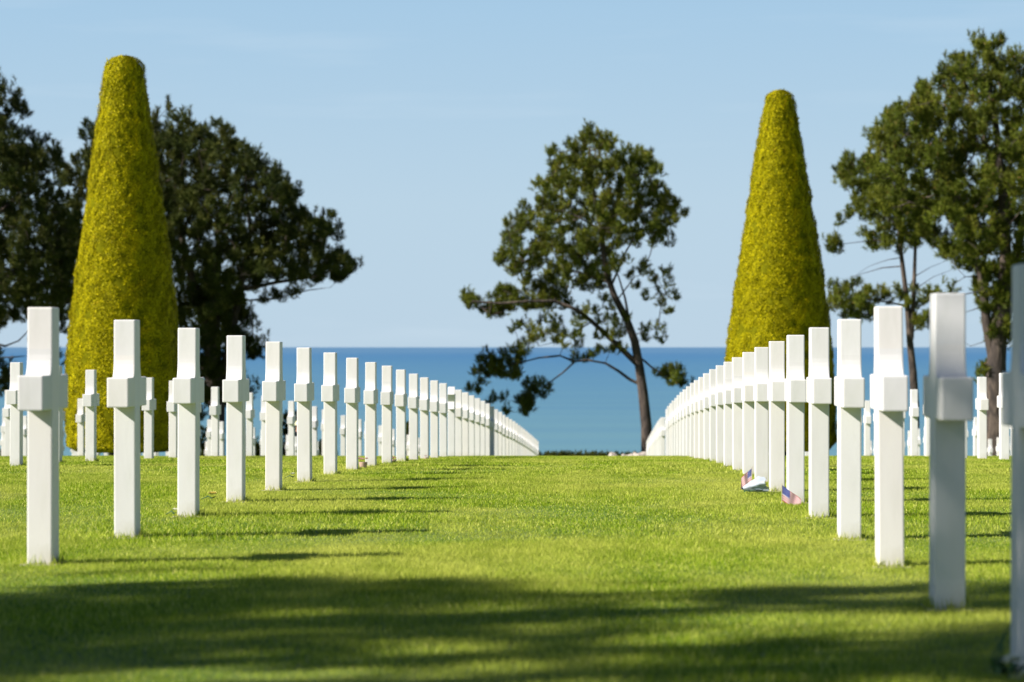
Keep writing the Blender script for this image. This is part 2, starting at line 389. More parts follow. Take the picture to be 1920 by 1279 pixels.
# ---------------------------------------------------------------- clipped yews
def yew(cx_px, d, prof, label, lean=0.0, seed=1, ybot=845):
    g = np.random.default_rng(seed); s = d / FPX
    X0 = (cx_px - 960) * s; Y0 = d; gz_ = GZ(d)
    root = empty('clipped_yew', (X0, Y0, gz_)); tag(root, label, 'topiary', 'clipped conical yews')
    zz = np.array([-(y - 652) * s - gz_ for y, _ in prof]); rr = np.array([w_ * s for _, w_ in prof])
    zt, zb = zz[0], zz[-1]
    order = np.argsort(zz); zz, rr = zz[order], rr[order]
    def rad(z): return np.interp(z, zz, rr)
    # inner body
    zl = np.linspace(zb, zt, 46); na = 40; V, F = [], []
    for i, z in enumerate(zl):
        for k in range(na):
            a = 2 * math.pi * k / na; r_ = (rad(z) - 0.05) * (1 + 0.02 * math.sin(5 * a + z * 3)) + g.normal(0, 0.008)
            V.append((r_ * math.cos(a) + lean * (z - zb), r_ * math.sin(a), z - (0.05 if i == 45 else 0)))
    for i in range(45):
        for k in range(na): F.append((i * na + k, i * na + (k + 1) % na, (i + 1) * na + (k + 1) % na, (i + 1) * na + k))
    V.append((lean * (zt - zb), 0, zt - 0.04)); V.append((0, 0, zb + 0.02))
    for k in range(na): F.append((45 * na + k, 45 * na + (k + 1) % na, len(V) - 2, len(V) - 2)); F.append((k, len(V) - 1, (k + 1) % na, (k + 1) % na))
    F3 = []
    for q in F:
        F3.append((q[0], q[1], q[2]));
        if q[3] != q[2]: F3.append((q[0], q[2], q[3]))
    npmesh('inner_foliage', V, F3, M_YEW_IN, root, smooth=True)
    n = 320000
    z = zb + (zt - zb) * (1 - np.sqrt(g.uniform(0.04, 1, n))) / 0.8 if False else g.uniform(zb, zt, n * 2)
    z = z[g.uniform(0, rr.max(), n * 2) < rad(z)][:n]; n = len(z)
    a = g.uniform(0, 2 * np.pi, n)
    bumpn = 0.026 * np.sin(a * 9 + z * 4.0 + 2 * np.sin(z * 3.1)) * np.sin(z * 8.5 + 2.4 * np.sin(a * 4)) + 0.020 * np.sin(z * 17 + 1.7 * np.sin(a * 7)) * np.sin(a * 11 + 2 * np.sin(z * 5))
    r_ = rad(z) - 0.035 + bumpn + g.normal(0, 0.009, n)
    top = g.uniform(0, 1, n) < 0.025
    r_[top] = np.sqrt(g.uniform(0, 1, top.sum())) * (rr[-1] - 0.01); z[top] = zt - 0.03 + g.normal(0, 0.012, top.sum())
    P = np.stack([r_ * np.cos(a) + lean * (z - zb), r_ * np.sin(a), z], 1)
    od = np.stack([np.cos(a), np.sin(a), 0 * a], 1)
    dirv = od * g.uniform(-0.05, 0.5, n)[:, None] + g.normal(0, 0.28, (n, 3)) + np.array([0, 0, 0.85])
    dirv /= np.linalg.norm(dirv, axis=1)[:, None]
    L = g.uniform(0.022, 0.048, n); stray = g.uniform(0, 1, n) < 0.006; L[stray] *= 1.9
    sd = np.stack([-np.sin(a), np.cos(a), 0 * a], 1) + g.normal(0, 0.22, (n, 3)); sd /= np.linalg.norm(sd, axis=1)[:, None] + 1e-6; sd *= (L * 0.26)[:, None]
    T = np.stack([P - sd * .5, P + dirv * (L * .45)[:, None] + sd, P + dirv * L[:, None], P + dirv * (L * .45)[:, None] - sd], 1)
    I = np.arange(n)[:, None] * 4
    F = np.concatenate([I + [[0, 1, 2]], I + [[0, 2, 3]]])
    npmesh('foliage', T.reshape(-1, 3), F, M_YEW, root, tint=np.repeat(g.beta(2, 2, n) * (1 - 0.0 * z), 4))
    bm = bmesh.new(); bmesh.ops.create_cone(bm, segments=14, radius1=0.17, radius2=0.12, depth=zb + 0.5, cap_ends=True, matrix=Matrix.Translation((0, 0, (zb + 0.5) / 2 - 0.1)))
    bmobj('trunk', bm, M_BARK, root, True)
    return root
yew(233, 51.0, [(109, 14), (112, 25), (118, 33), (131, 39), (200, 48), (300, 63), (400, 75), (500, 90), (600, 102), (700, 110), (800, 112), (838, 109), (847, 94)],
    'tall golden-green clipped yew cone behind the left row of crosses', 0.0, 3)
yew(1462, 56.0, [(173, 12), (176, 20), (182, 27), (200, 31), (250, 40), (300, 49), (400, 64), (500, 80), (600, 94), (660, 101), (740, 106), (830, 106), (845, 93)],
    'smaller golden-green clipped yew cone behind the right row of crosses', 0.0, 5)

# ---------------------------------------------------------------- pines
def tube(V, F, pts, rads, n=6):
    b0 = None; up = Vector((0.13, 0.21, 1)).normalized()
    for i, p in enumerate(pts):
        t = (pts[min(i + 1, len(pts) - 1)] - pts[max(i - 1, 0)])
        if t.length < 1e-6: t = Vector((0, 0, 1))
        t.normalize(); u = t.cross(Vector((1, 0.3, 0.1))).normalized(); v = t.cross(u)
        b = len(V)
        for k in range(n):
            a = 2 * math.pi * k / n; V.append(p + (u * math.cos(a) + v * math.sin(a)) * rads[i])
        if b0 is not None:
            for k in range(n): F.append((b0 + k, b0 + (k + 1) % n, b + (k + 1) % n, b + k))
        b0 = b
def inside(x, y, poly):
    c = False; j = len(poly) - 1
    for i in range(len(poly)):
        xi, yi = poly[i]; xj, yj = poly[j]
        if (yi > y) != (yj > y) and x < (xj - xi) * (y - yi) / (yj - yi + 1e-9) + xi: c = not c
        j = i
    return c
def foliage(clumps, g, n_t, tl, nw, kk=28):
    """needle tufts: every clump is a knot of short shoots, every shoot a brush of needles"""
    C_ = np.array([c[:3] for c in clumps]); R_ = np.array([c[3] for c in clumps]); n = len(C_) * n_t
    ci = np.repeat(np.arange(len(C_)), n_t)
    # a clump is a few upright sprays, broad below and pointed above
    ns = 4; sp_ = g.normal(0, 1, (len(C_), ns, 3)) * np.array([0.42, 0.42, 0.2]); si = g.integers(0, ns, n)
    hgt = (0.8 + 1.25 * g.uniform(0, 1, (len(C_), ns)) ** 1.6)[ci, si]; u = g.uniform(0, 1, n) ** 1.25; an = g.uniform(0, 2 * np.pi, n)
    rr = 0.46 * (1 - u) ** 0.9 * np.sqrt(g.uniform(0.1, 1, n))
    q = np.stack([rr * np.cos(an), rr * np.sin(an), (u - 0.48) * hgt], 1)
    tilt = sp_[ci, si][:, :2] * 0.55; q[:, :2] += tilt * u[:, None]
    P = C_[ci] + (q + sp_[ci, si]) * R_[ci][:, None]
    sh = np.stack([np.cos(an) * (1 - u) * 0.9, np.sin(an) * (1 - u) * 0.9, 0.55 + 0.6 * u], 1) + g.normal(0, 0.22, (n, 3)); sh /= np.linalg.norm(sh, axis=1)[:, None]
    K = kk
    sid = np.repeat(np.arange(n), K); m = len(sid)
    t = g.uniform(-0.35, 1.0, m)[:, None] * tl
    nd = sh[sid] * 1.0 + g.normal(0, 0.8, (m, 3)); nd /= np.linalg.norm(nd, axis=1)[:, None]
    B = P[sid] + sh[sid] * t; L = tl * g.uniform(0.7, 1.15, m)
    sd = np.cross(nd, g.normal(0, 1, (m, 3))); sd /= np.linalg.norm(sd, axis=1)[:, None] + 1e-6; sd *= nw * 0.5
    T = np.stack([B - sd, B + sd, B + nd * L[:, None]], 1).reshape(-1, 3)
    tn = np.clip(g.beta(2, 2.4, len(C_))[ci][sid] * 0.6 + g.beta(2, 2, n)[sid] * 0.4 + g.normal(0, 0.05, m), 0, 1)
    tn[g.uniform(0, 1, m) < 0.02] = 1.0
    return T, np.arange(m * 3).reshape(-1, 3), np.repeat(tn, 3)
def grow(root, trunks, limbs, clumps, g, base_r, needles, n_t=9, tl=0.2, nw=0.035, twig=0.011):
    """nodes = points on trunk and limbs; every clump joins the nearest one lower on the tree; girth grows with what a limb carries"""
    P, par, fixed = [], [], []
    def chain(pts, rads, parent):
        last = parent
        for i, p in enumerate(pts):
            P.append(Vector(p)); par.append(last); fixed.append(rads[i] if rads else 0.0); last = len(P) - 1
    def dens(pts, k=4):
        o = []
        for a, b in zip(pts[:-1], pts[1:]):
            for i in range(k): o.append(a.lerp(b, i / k))
        return o + [pts[-1]]
    for ti, (pts, r0, r1) in enumerate(trunks):
        pts = dens(pts); rads = [r0 + (r1 - r0) * (i / (len(pts) - 1)) ** 0.9 for i in range(len(pts))]
        pr = -1
        if ti > 0:
            pr = min(range(len(P)), key=lambda j: (P[j] - pts[0]).length)
        chain(pts, rads, pr)
    A = lambda: np.array([tuple(p) for p in P])
    for pts, r0 in limbs:
        pts = dens(pts, 3); pr = min(range(len(P)), key=lambda j: (P[j] - pts[0]).length)
        chain(pts, [r0 * (1 - 0.75 * i / (len(pts) - 1)) for i in range(len(pts))], pr)
    arr = A(); C_ = [Vector(c[:3]) for c in clumps]
    order = sorted(range(len(C_)), key=lambda i: float(np.min(np.linalg.norm(arr - np.array(C_[i]), axis=1))))
    NA = np.zeros((len(P) + 40 * len(C_) + 10, 3)); NA[:len(P)] = arr; FX = np.full(len(NA), 0.15); FX[:len(P)] = [0 if f > 0 else 0.15 for f in fixed]
    for i in order:
        c = C_[i]; dv = NA[:len(P)] - np.array(c)
        dist = np.linalg.norm(dv, axis=1) + np.maximum(0, dv[:, 2]) * 1.6 + FX[:len(P)]
        j = int(np.argmin(dist)); p = P[j]; k = max(2, int((c - p).length / 0.45) + 1)
        mid = p.lerp(c, 0.5) + Vector((g.normal(0, .06), g.normal(0, .06), -0.07)) * (c - p).length
        last = j
        for s in range(1, k + 1):
            f = s / k; q = (p * (1 - f) ** 2 + mid * 2 * f * (1 - f) + c * f * f)
            P.append(q); par.append(last); fixed.append(0.0); NA[len(P) - 1] = q; last = len(P) - 1
    load = [0.0] * len(P)
    kids = [0] * len(P)
    for i in range(len(P)):
        if par[i] >= 0: kids[par[i]] += 1
    for i in range(len(P) - 1, -1, -1):
        if kids[i] == 0: load[i] += 1
        if par[i] >= 0: load[par[i]] += load[i]
    rad = [max(fixed[i], twig * load[i] ** 0.45) if fixed[i] == 0 else fixed[i] for i in range(len(P))]
    for i in range(len(P)):
        if par[i] >= 0 and fixed[i] == 0: rad[i] = min(rad[i], rad[par[i]])
    V, F = [], []
    # emit as chains
    child = {}
    for i in range(len(P)): child.setdefault(par[i], []).append(i)
    starts = [(-1, i) for i in child.get(-1, [])]
    while starts:
        p0, i = starts.pop(); pts, rs = ([P[p0]], [min(rad[p0], rad[i] * 1.15)]) if p0 >= 0 else ([], [])
        while True:
            pts.append(P[i]); rs.append(rad[i]); ch = child.get(i, [])
            if not ch: break
            nxt = ch[0] if fixed[ch[0]] > 0 or len(ch) == 1 else max(ch, key=lambda c: load[c])
            for c in ch:
                if c != nxt: starts.append((i, c))
            i = nxt
        if len(pts) > 1: tube(V, F, pts, rs, 8 if max(rs) > 0.1 else 4)
    o0 = root.location
    npmesh('trunk', [tuple(v - o0) for v in V], F, M_BARK, root, smooth=True)
    T, FF, tn = foliage(clumps, g, n_t, tl, nw)
    npmesh('crown', T - np.array(o0), FF, needles, root, tint=tn)
def pine(d, trunks, limbs, polys, label, seed, needles, depth=3.2, spacing=15, layers=2, r_c=0.34, n_t=26, tl=0.17, nw=0.022, holes=0.32, group=None):
    g = np.random.default_rng(seed); s = d / FPX
    tx = trunks[0][0][0][0]
    root = empty('pine_tree', ((tx - 960) * s, d, GZ(d))); tag(root, label, 'tree', group)
    P3 = lambda pts, dy=0: [px(p[0], p[1], d + (p[2] if len(p) > 2 else dy)) for p in pts]
    tr = []
    for pts, w0, w1 in trunks:
        q = P3(pts)
        if pts[0][1] > 850: q = [Vector((q[0].x, d, GZ(d) - 0.3))] + q[1:]
        tr.append((q, w0 * s / 2, w1 * s / 2))
    lb = [(P3(pts), w0 * s / 2) for pts, w0 in limbs]
    clumps = []
    for poly, dens, *rest in polys:
        dp = rest[0] if rest else depth
        X = [p[0] for p in poly]; Y = [p[1] for p in poly]; sp = spacing / math.sqrt(dens)
        cxm, cym = (min(X) + max(X)) / 2, (min(Y) + max(Y)) / 2; hw, hh = (max(X) - min(X)) / 2 + 1, (max(Y) - min(Y)) / 2 + 1
        ph = g.uniform(0, 6, 4)
        for lay in range(layers if dens >= 0.9 else 1):
            placed = []
            for _ in range(int(4 * (4 * hw * hh) / (sp * sp)) + 10):
                x, y = g.uniform(min(X), max(X)), g.uniform(min(Y), max(Y))
                if not inside(x, y, poly): continue
                if any((x - a) ** 2 + (y - b) ** 2 < sp * sp for a, b in placed): continue
                placed.append((x, y))
                h_ = math.sin(x / 13 + ph[0] + math.sin(y / 21)) * math.sin(y / 10 + ph[1] + math.sin(x / 17)) + 0.6 * math.sin(x / 6 + y / 8 + ph[2])
                if h_ < -1.05 + holes * 1.5 and dens >= 0.5: continue
                e = max(0.15, 1 - ((x - cxm) / hw) ** 2 * 0.9 - ((y - cym) / hh) ** 2 * 0.5)
                q = px(x, y, d); q = Vector((q.x, d + g.uniform(-1, 1) * dp * math.sqrt(e), q.z))
                clumps.append((q.x, q.y, q.z, r_c * g.uniform(0.6, 1.3)))
    grow(root, tr, lb, clumps, g, 0.3, needles, n_t, tl, nw)
    return root
# the lone pine between the rows
pine(110, [([(1214, 905), (1212, 800), (1206, 740), (1199, 690), (1190, 640), (1175, 600), (1152, 556), (1139, 520), (1131, 470), (1124, 420), (1112, 360), (1106, 310), (1106, 275)], 24, 3)],
     [([(1193, 682), (1165, 655), (1135, 627), (1110, 604), (1082, 582, -1), (1040, 566, -1), (990, 566, -1.5), (940, 570, -1.5), (885, 566, -1.5)], 12),
      ([(1200, 722), (1180, 712), (1160, 697), (1135, 682), (1100, 676), (1078, 679), (1055, 700), (1025, 722), (1000, 742), (985, 765)], 7),
      ([(1078, 679), (1050, 668), (1010, 672), (960, 685), (925, 690)], 5),
      ([(1110, 604), (1080, 622), (1050, 640), (1010, 650)], 4),
      ([(1202, 672), (1222, 690), (1250, 706), (1275, 712)], 5),
      ([(1180, 605), (1172, 560), (1160, 520), (1150, 495)], 6),
      ([(1160, 560), (1190, 520), (1225, 510), (1255, 560, 1)], 3),
      ([(1145, 540), (1175, 470), (1215, 410), (1255, 390)], 5),
      ([(1128, 440), (1160, 370), (1200, 310)], 5), ([(1124, 430), (1070, 400), (1010, 390), (955, 420)], 5), ([(1140, 530), (1080, 510), (1010, 490), (945, 490)], 6)],
     [([(1085, 262), (1105, 250), (1120, 250), (1150, 262), (1165, 280), (1195, 288), (1212, 275), (1222, 318), (1243, 322), (1240, 355), (1272, 383), (1280, 412), (1262, 462), (1238, 476), (1205, 450), (1180, 455), (1160, 465), (1152, 500), (1148, 535), (1100, 540), (1040, 532), (1000, 522), (960, 515), (927, 490), (950, 470), (945, 412), (965, 428), (982, 388), (1010, 386), (1005, 352), (1037, 342), (1033, 288), (1060, 292), (1072, 256)], 1.0, 3.3),
      ([(864, 552), (900, 560), (930, 548), (960, 532), (1000, 530), (1060, 545), (1062, 572), (1010, 578), (960, 586), (920, 595), (880, 578)], 1.0, 0.9),
      ([(1000, 590), (1050, 592), (1042, 630), (1005, 652), (975, 668), (968, 650), (990, 625)], 0.8, 0.8),
      ([(905, 662), (930, 668), (975, 655), (985, 680), (965, 715), (905, 700), (888, 700)], 1.0, 1.0),
      ([(983, 722), (1028, 712), (1036, 730), (1003, 752), (1002, 780), (972, 775), (965, 752)], 0.95, 0.8),
      ([(1165, 480), (1250, 500), (1262, 540), (1276, 575), (1248, 600), (1228, 570), (1185, 545)], 0.45, 1.5),
      ([(1195, 612), (1235, 610), (1240, 640), (1210, 648)], 0.7, 1.0), ([(1228, 688), (1282, 700), (1289, 722), (1262, 728), (1232, 706)], 0.95, 0.8),
      ([(1060, 590), (1140, 560), (1180, 600), (1160, 660), (1120, 612), (1080, 590)], 0.8, 1.6),
      ([(872, 722), (900, 716), (905, 735), (935, 745), (962, 762), (962, 778), (935, 772), (900, 748), (878, 738)], 0.6, 0.6),
      ([(950, 610), (1000, 605), (1000, 622), (955, 620)], 0.7, 0.5), ([(1040, 600), (1090, 590), (1130, 640), (1110, 680), (1060, 665), (1040, 640)], 0.55, 1.2), ([(1095, 650), (1145, 655), (1140, 668), (1100, 665)], 0.5, 0.6)],
     'lone leaning pine between the two cross rows, open crown with one long low left limb', 11, M_PINE, holes=0.27, spacing=11.5, r_c=0.21, n_t=15, group='pines along the bluff edge')
# dark pine right of the left yew
pine(105, [([(405, 905), (408, 740), (402, 690), (392, 630), (370, 560), (345, 470), (332, 400), (325, 300)], 34, 5),
           ([(408, 740), (425, 680), (440, 600), (455, 520), (470, 440), (460, 340)], 24, 4), ([(406, 720), (404, 600), (410, 500), (405, 380)], 24, 4),
           ([(404, 735), (365, 665), (345, 600), (330, 540)], 16, 4)],
     [([(450, 545), (520, 530), (590, 520), (660, 495)], 9), ([(455, 565), (520, 560), (580, 545), (620, 540)], 4), ([(440, 620), (470, 590), (476, 640), (470, 670)], 4), ([(465, 460), (540, 450), (610, 430)], 8),
      ([(340, 440), (390, 330), (420, 270)], 6)],
     [([(290, 240), (300, 220), (325, 207), (350, 215), (358, 240), (378, 238), (390, 252), (412, 245), (425, 238), (445, 260), (470, 285), (490, 310), (515, 312), (538, 345), (556, 362), (560, 398), (590, 410), (626, 392), (632, 430), (612, 462), (640, 475), (680, 490), (665, 506), (630, 520), (580, 528), (530, 520), (480, 530), (450, 560), (430, 600), (395, 600), (360, 560), (330, 520), (310, 460), (290, 400)], 1.35, 4.5),
      ([(330, 540), (450, 550), (470, 610), (460, 660), (400, 690), (350, 680), (335, 600)], 1.1, 2.5), ([(350, 680), (400, 690), (395, 760), (360, 800), (345, 740)], 0.9, 1.5), ([(485, 555), (560, 545), (600, 530), (610, 540), (560, 560), (500, 566)], 0.8, 1),
      ([(450, 640), (480, 630), (500, 652), (490, 672), (455, 668)], 1.0, 0.8), ([(415, 690), (480, 700), (475, 745), (420, 760), (380, 740)], 0.8, 1.5)],
     'wide dark pine with several trunks, right of the left yew, long limb to the right', 12, M_PINE_D, holes=0.26, r_c=0.26, spacing=13, n_t=18, group='pines along the bluff edge')
# pine hidden behind the left yew
pine(112, [([(205, 905), (205, 700), (200, 500), (215, 280)], 24, 4)], [([(202, 560), (160, 500), (130, 420)], 6), ([(206, 450), (165, 380), (135, 330)], 5)],
     [([(168, 238), (162, 280), (140, 300), (115, 318), (128, 352), (112, 395), (102, 470), (110, 560), (150, 640), (240, 640), (300, 560), (310, 420), (290, 250), (220, 200)], 1.1, 3.5)],
     'dark pine mostly hidden behind the left yew, its tips showing on the left side', 13, M_PINE_D, holes=0.2, r_c=0.28, group='pines along the bluff edge')
# pine at the left edge
pine(100, [([(-38, 905), (-35, 700), (-30, 500), (-35, 300), (-30, 200)], 34, 5)],
     [([(-30, 640), (10, 650), (35, 640), (60, 615)], 6), ([(-32, 700), (0, 672), (60, 668)], 5), ([(-32, 560), (40, 500), (110, 450)], 10), ([(-32, 430), (30, 370), (85, 310)], 9)],
     [([(-110, 120), (-30, 120), (0, 158), (27, 185), (24, 206), (0, 214), (24, 236), (22, 256), (48, 268), (60, 250), (85, 282), (103, 300), (92, 318), (62, 328), (95, 350), (100, 378), (82, 400), (128, 392), (150, 425), (142, 470), (132, 540), (120, 600), (60, 590), (20, 600), (-90, 640), (-150, 400)], 1.25, 4.2),
      ([(-40, 660), (10, 665), (22, 690), (15, 730), (-40, 740)], 0.9, 1.5), ([(60, 640), (110, 610), (118, 680), (90, 700)], 0.8, 1.5)],
     'dark pine cut off by the left edge of the photo', 14, M_PINE_D, holes=0.25, r_c=0.26, spacing=13, n_t=18, group='pines along the bluff edge')
# big pine on the right
pine(95, [([(1872, 905), (1866, 740), (1868, 680), (1874, 600), (1886, 500), (1882, 380), (1868, 240), (1850, 140)], 54, 6), ([(1866, 690), (1850, 610), (1842, 540), (1820, 430), (1780, 320)], 24, 5),
          ([(1872, 640), (1900, 560), (1915, 440), (1940, 300)], 24, 5)],
     [([(1882, 420), (1800, 330), (1730, 270), (1680, 240)], 9), ([(1845, 545), (1800, 555), (1770, 565)], 3), ([(1845, 575), (1800, 590)], 3), ([(1848, 520), (1810, 520), (1770, 545)], 3),
      ([(1884, 470), (1830, 420), (1760, 400), (1680, 370)], 9), ([(1850, 640), (1820, 650), (1800, 640)], 2)],
     [([(1640, 300), (1640, 250), (1665, 218), (1700, 187), (1732, 172), (1750, 150), (1772, 115), (1800, 107), (1828, 80), (1856, 84), (1880, 100), (1920, 88), (1965, 110), (2020, 200), (2060, 350), (2010, 480), (1930, 510), (1860, 505), (1830, 500), (1795, 495), (1770, 470), (1740, 430), (1690, 400), (1650, 385), (1630, 340)], 1.15, 4.2),
      ([(1835, 500), (1905, 500), (1900, 590), (1888, 660), (1858, 640), (1845, 560)], 1.2, 0.75),
      ([(1840, 690), (1865, 700), (1850, 725), (1828, 705)], 0.6, 0.5), ([(1770, 535), (1830, 525), (1832, 545), (1780, 552)], 0.4, 0.6)],
     'tall broad pine with thick ivy-clad trunk at the right edge', 15, M_PINE, holes=0.42, r_c=0.25, spacing=13, n_t=18, group='pines along the bluff edge')
# slender twin-stemmed pine
pine(104, [([(1715, 905), (1715, 760), (1712, 700), (1706, 640), (1701, 570), (1690, 480), (1682, 400), (1680, 330)], 21, 4), ([(1708, 632), (1713, 560), (1716, 470), (1714, 380)], 12, 4)],
     [([(1695, 500), (1655, 503), (1625, 512), (1590, 522)], 2.5), ([(1692, 484), (1665, 488), (1630, 500), (1600, 520)], 2), ([(1714, 520), (1745, 502), (1775, 490)], 2.2), ([(1714, 545), (1750, 520), (1790, 505)], 2.2),
      ([(1702, 575), (1650, 565), (1600, 560), (1565, 550)], 5), ([(1687, 455), (1640, 452), (1600, 456), (1555, 462)], 2.5), ([(1708, 575), (1740, 555), (1775, 550)], 3), ([(1709, 625), (1730, 610), (1755, 600)], 3),
      ([(1684, 430), (1640, 370), (1590, 320)], 5), ([(1716, 470), (1680, 450)], 2)],
     [([(1567, 318), (1588, 298), (1612, 310), (1635, 290), (1650, 320), (1700, 340), (1745, 370), (1750, 450), (1715, 462), (1690, 468), (1640, 462), (1625, 438), (1640, 425), (1600, 405), (1583, 390), (1600, 372), (1590, 345), (1570, 335)], 1.05, 2.6),
      ([(1560, 535), (1600, 525), (1630, 545), (1655, 570), (1650, 590), (1610, 598), (1565, 594)], 1.0, 1.5), ([(1650, 545), (1680, 540), (1770, 545), (1760, 562), (1700, 572), (1655, 566)], 0.8, 1.0),
      ([(1712, 598), (1745, 590), (1768, 598), (1750, 618), (1715, 622)], 1.0, 0.7), ([(1550, 452), (1575, 450), (1570, 475), (1552, 478)], 1.0, 0.5), ([(1568, 405), (1605, 405), (1600, 425), (1575, 428)], 0.6, 0.6)],
     'slender twin-stemmed pine right of the right yew, with flat low branches', 16, M_PINE, holes=0.40, r_c=0.21, spacing=11.5, n_t=15, group='pines along the bluff edge')

# pines out of frame to the left, whose shade falls across the front of the lawn
def shade_pine(cx, cy, cz, R, seed, label, n=300, op=0.08):
    g = np.random.default_rng(seed); base = Vector((cx - 0.6, cy, GZ(cy)))
    root = empty('pine_tree', base); tag(root, label, 'tree', 'pines beside the lawn behind the camera')
    clumps = []
    for _ in range(n):
        q = g.normal(0, 1, 3); q /= np.linalg.norm(q); q *= g.uniform(0.25, 1) ** 0.45
        h_ = math.sin(q[0] * 6 + seed) * math.sin(q[1] * 8 + 1.3 * seed) + 0.5 * math.cos(q[2] * 7 + q[0] * 3 + seed)
        if h_ < op: continue
        clumps.append((cx + q[0] * R[0], cy + q[1] * R[1], cz + q[2] * R[2], 0.36 * g.uniform(0.6, 1.4)))
    top = Vector((cx, cy, cz + R[2] * 0.6))
    tr = [([base - Vector((0, 0, 0.3)), base.lerp(top, 0.35) + Vector((0.25, 0, 0)), base.lerp(top, 0.7), top], 0.26, 0.05)]
    grow(root, tr, [], clumps, g, 0.3, M_PINE, 9, 0.17, 0.04)
# the shade centre on the grass is (sx, sy); the crown is up the sun's ray from there
def up(sx, sy, cz): k = (cz + 0.86) / 0.75; return sx - k, sy - 0.4 * k
for i, (sx, sy, cz, R, lab) in enumerate([
        (-3.6, 8.45, 8.0, (3.2, 2.4, 2.0), 'broad pine left of the camera, out of frame, nearest the left row'),
        (1.4, 7.8, 8.6, (3.4, 2.6, 2.0), 'broad pine left of the camera, out of frame, shading the middle of the aisle'),
        (5.2, 7.9, 9.2, (2.6, 2.3, 1.9), 'tall pine left of the camera, out of frame, shading the right row'),
        (0.0, 2.6, 8.0, (4.5, 2.8, 2.2), 'low pine behind the camera on the left, out of frame')]):
    cx, cy = up(sx, sy, cz); shade_pine(cx, cy, cz, R, 40 + i, lab)

# ---------------------------------------------------------------- hedge, shrubs and stone at the bluff edge
def shrub(xp, d, w_, h, label, seed, mat_=None, name='shrub', group='low shrubs at the bluff edge'):
    g = np.random.default_rng(seed); c = Vector(((xp - 960) / FPX * d, d, GZ(d)))
    root = empty(name, c); tag(root, label, 'shrub', group)
    cl = []
    for _ in range(int(60 * max(w_, 1))):
        q = g.normal(0, 1, 3); q /= np.linalg.norm(q); q *= g.uniform(.3, 1) ** .5
        cl.append((c.x + q[0] * w_ / 2, c.y + q[1] * min(w_, 1.4) / 2, c.z + h / 2 + q[2] * h / 2, 0.2))
    T, FF, tn = foliage(cl, g, 8, 0.1, 0.03); npmesh('crown', T - np.array(c), FF, mat_ or M_PINE_D, root, tint=tn)
    V, F = [], []
    for k in range(5):
        e = Vector((g.normal(0, w_ / 5), g.normal(0, .2), h * 0.7)); tube(V, F, [Vector((0, 0, -0.1)), e * 0.5 + Vector((0.03, 0, 0)), e], [0.03, 0.02, 0.008], 5)
    npmesh('stem', [tuple(v) for v in V], F, M_BARK, root)
for i, (xp, d, w_, h, lab) in enumerate([(372, 99, 0.9, 1.9, 'dark green shrub behind the third cross of the left row'), (545, 104, 0.5, 2.7, 'narrow dark shrub left of the sixth left-row cross'),
        (600, 100, 0.7, 1.3, 'green shrub between the sixth and seventh left-row crosses'), (470, 99, 0.8, 1.4, 'dark shrub low between the fourth and fifth left-row crosses'),
        (25, 98, 1.2, 1.3, 'low dark shrub at the far left edge'), (1855, 100, 0.6, 1.2, 'low dark shrub right of the shaded cross'), (765, 100, 0.4, 1.9, 'thin dark shrub seen through the left row')]):
    shrub(xp, d, w_, h, lab, 60 + i)
# long clipped hedge across the end of the aisle
g = np.random.default_rng(90); hd = 101.0; hc = Vector(((1085 - 960) / FPX * hd, hd, GZ(hd)))
root = empty('hedge', hc); tag(root, 'low dark clipped hedge across the far end of the grass aisle', 'hedge')
cl = [(hc.x + g.uniform(-1.7, 2.2), hc.y + g.uniform(-.35, .35), hc.z + g.uniform(0.05, 0.88), 0.11) for _ in range(1100)]
T, FF, tn = foliage(cl, g, 6, 0.07, 0.02); npmesh('foliage', T - np.array(hc), FF, M_PINE_D, root, tint=tn)
V, F = [], []
for k in range(9): tube(V, F, [Vector((-1.5 + k * .34, 0, -.1)), Vector((-1.5 + k * .34, 0.03, 0.4)), Vector((-1.45 + k * .34, 0, 0.8))], [.03, .02, .01], 5)
npmesh('stem', [tuple(v) for v in V], F, M_BARK, root)
def rock(xp, d, sx, sy, sz, label, seed):
    g = np.random.default_rng(seed); bm = bmesh.new(); bmesh.ops.create_icosphere(bm, subdivisions=4, radius=1)
    ph = g.uniform(0, 6, 6)
    for v in bm.verts:
        c = v.co; k = 1 + 0.12 * math.sin(3 * c.x + ph[0]) * math.sin(4 * c.y + ph[1]) + 0.08 * math.sin(7 * c.z + ph[2] + 4 * c.x) + 0.03 * math.sin(15 * c.x + ph[3]) * math.sin(13 * c.z)
        c = Vector((math.copysign(abs(c.x) ** .7, c.x), math.copysign(abs(c.y) ** .7, c.y), math.copysign(abs(c.z) ** .7, c.z)))
        v.co = Vector((c.x * sx, c.y * sy, c.z * sz)) * k
    o = bmobj('boulder', bm, M_STONE, smooth=True); o.location = ((xp - 960) / FPX * d, d, GZ(d) + sz * 0.6)
    tag(o, label, 'boulder', 'pale boulders at the end of the aisle')
for i, a in enumerate([(1150, 99, .28, .3, .53, 'pale boulder just right of the low hedge'), (1176, 99.6, .26, .3, .56, 'pale boulder between two others at the aisle end'), (1203, 99.2, .34, .3, .60, 'pale boulder beside the foot of the lone pine')]):
    rock(*a, 100 + i)

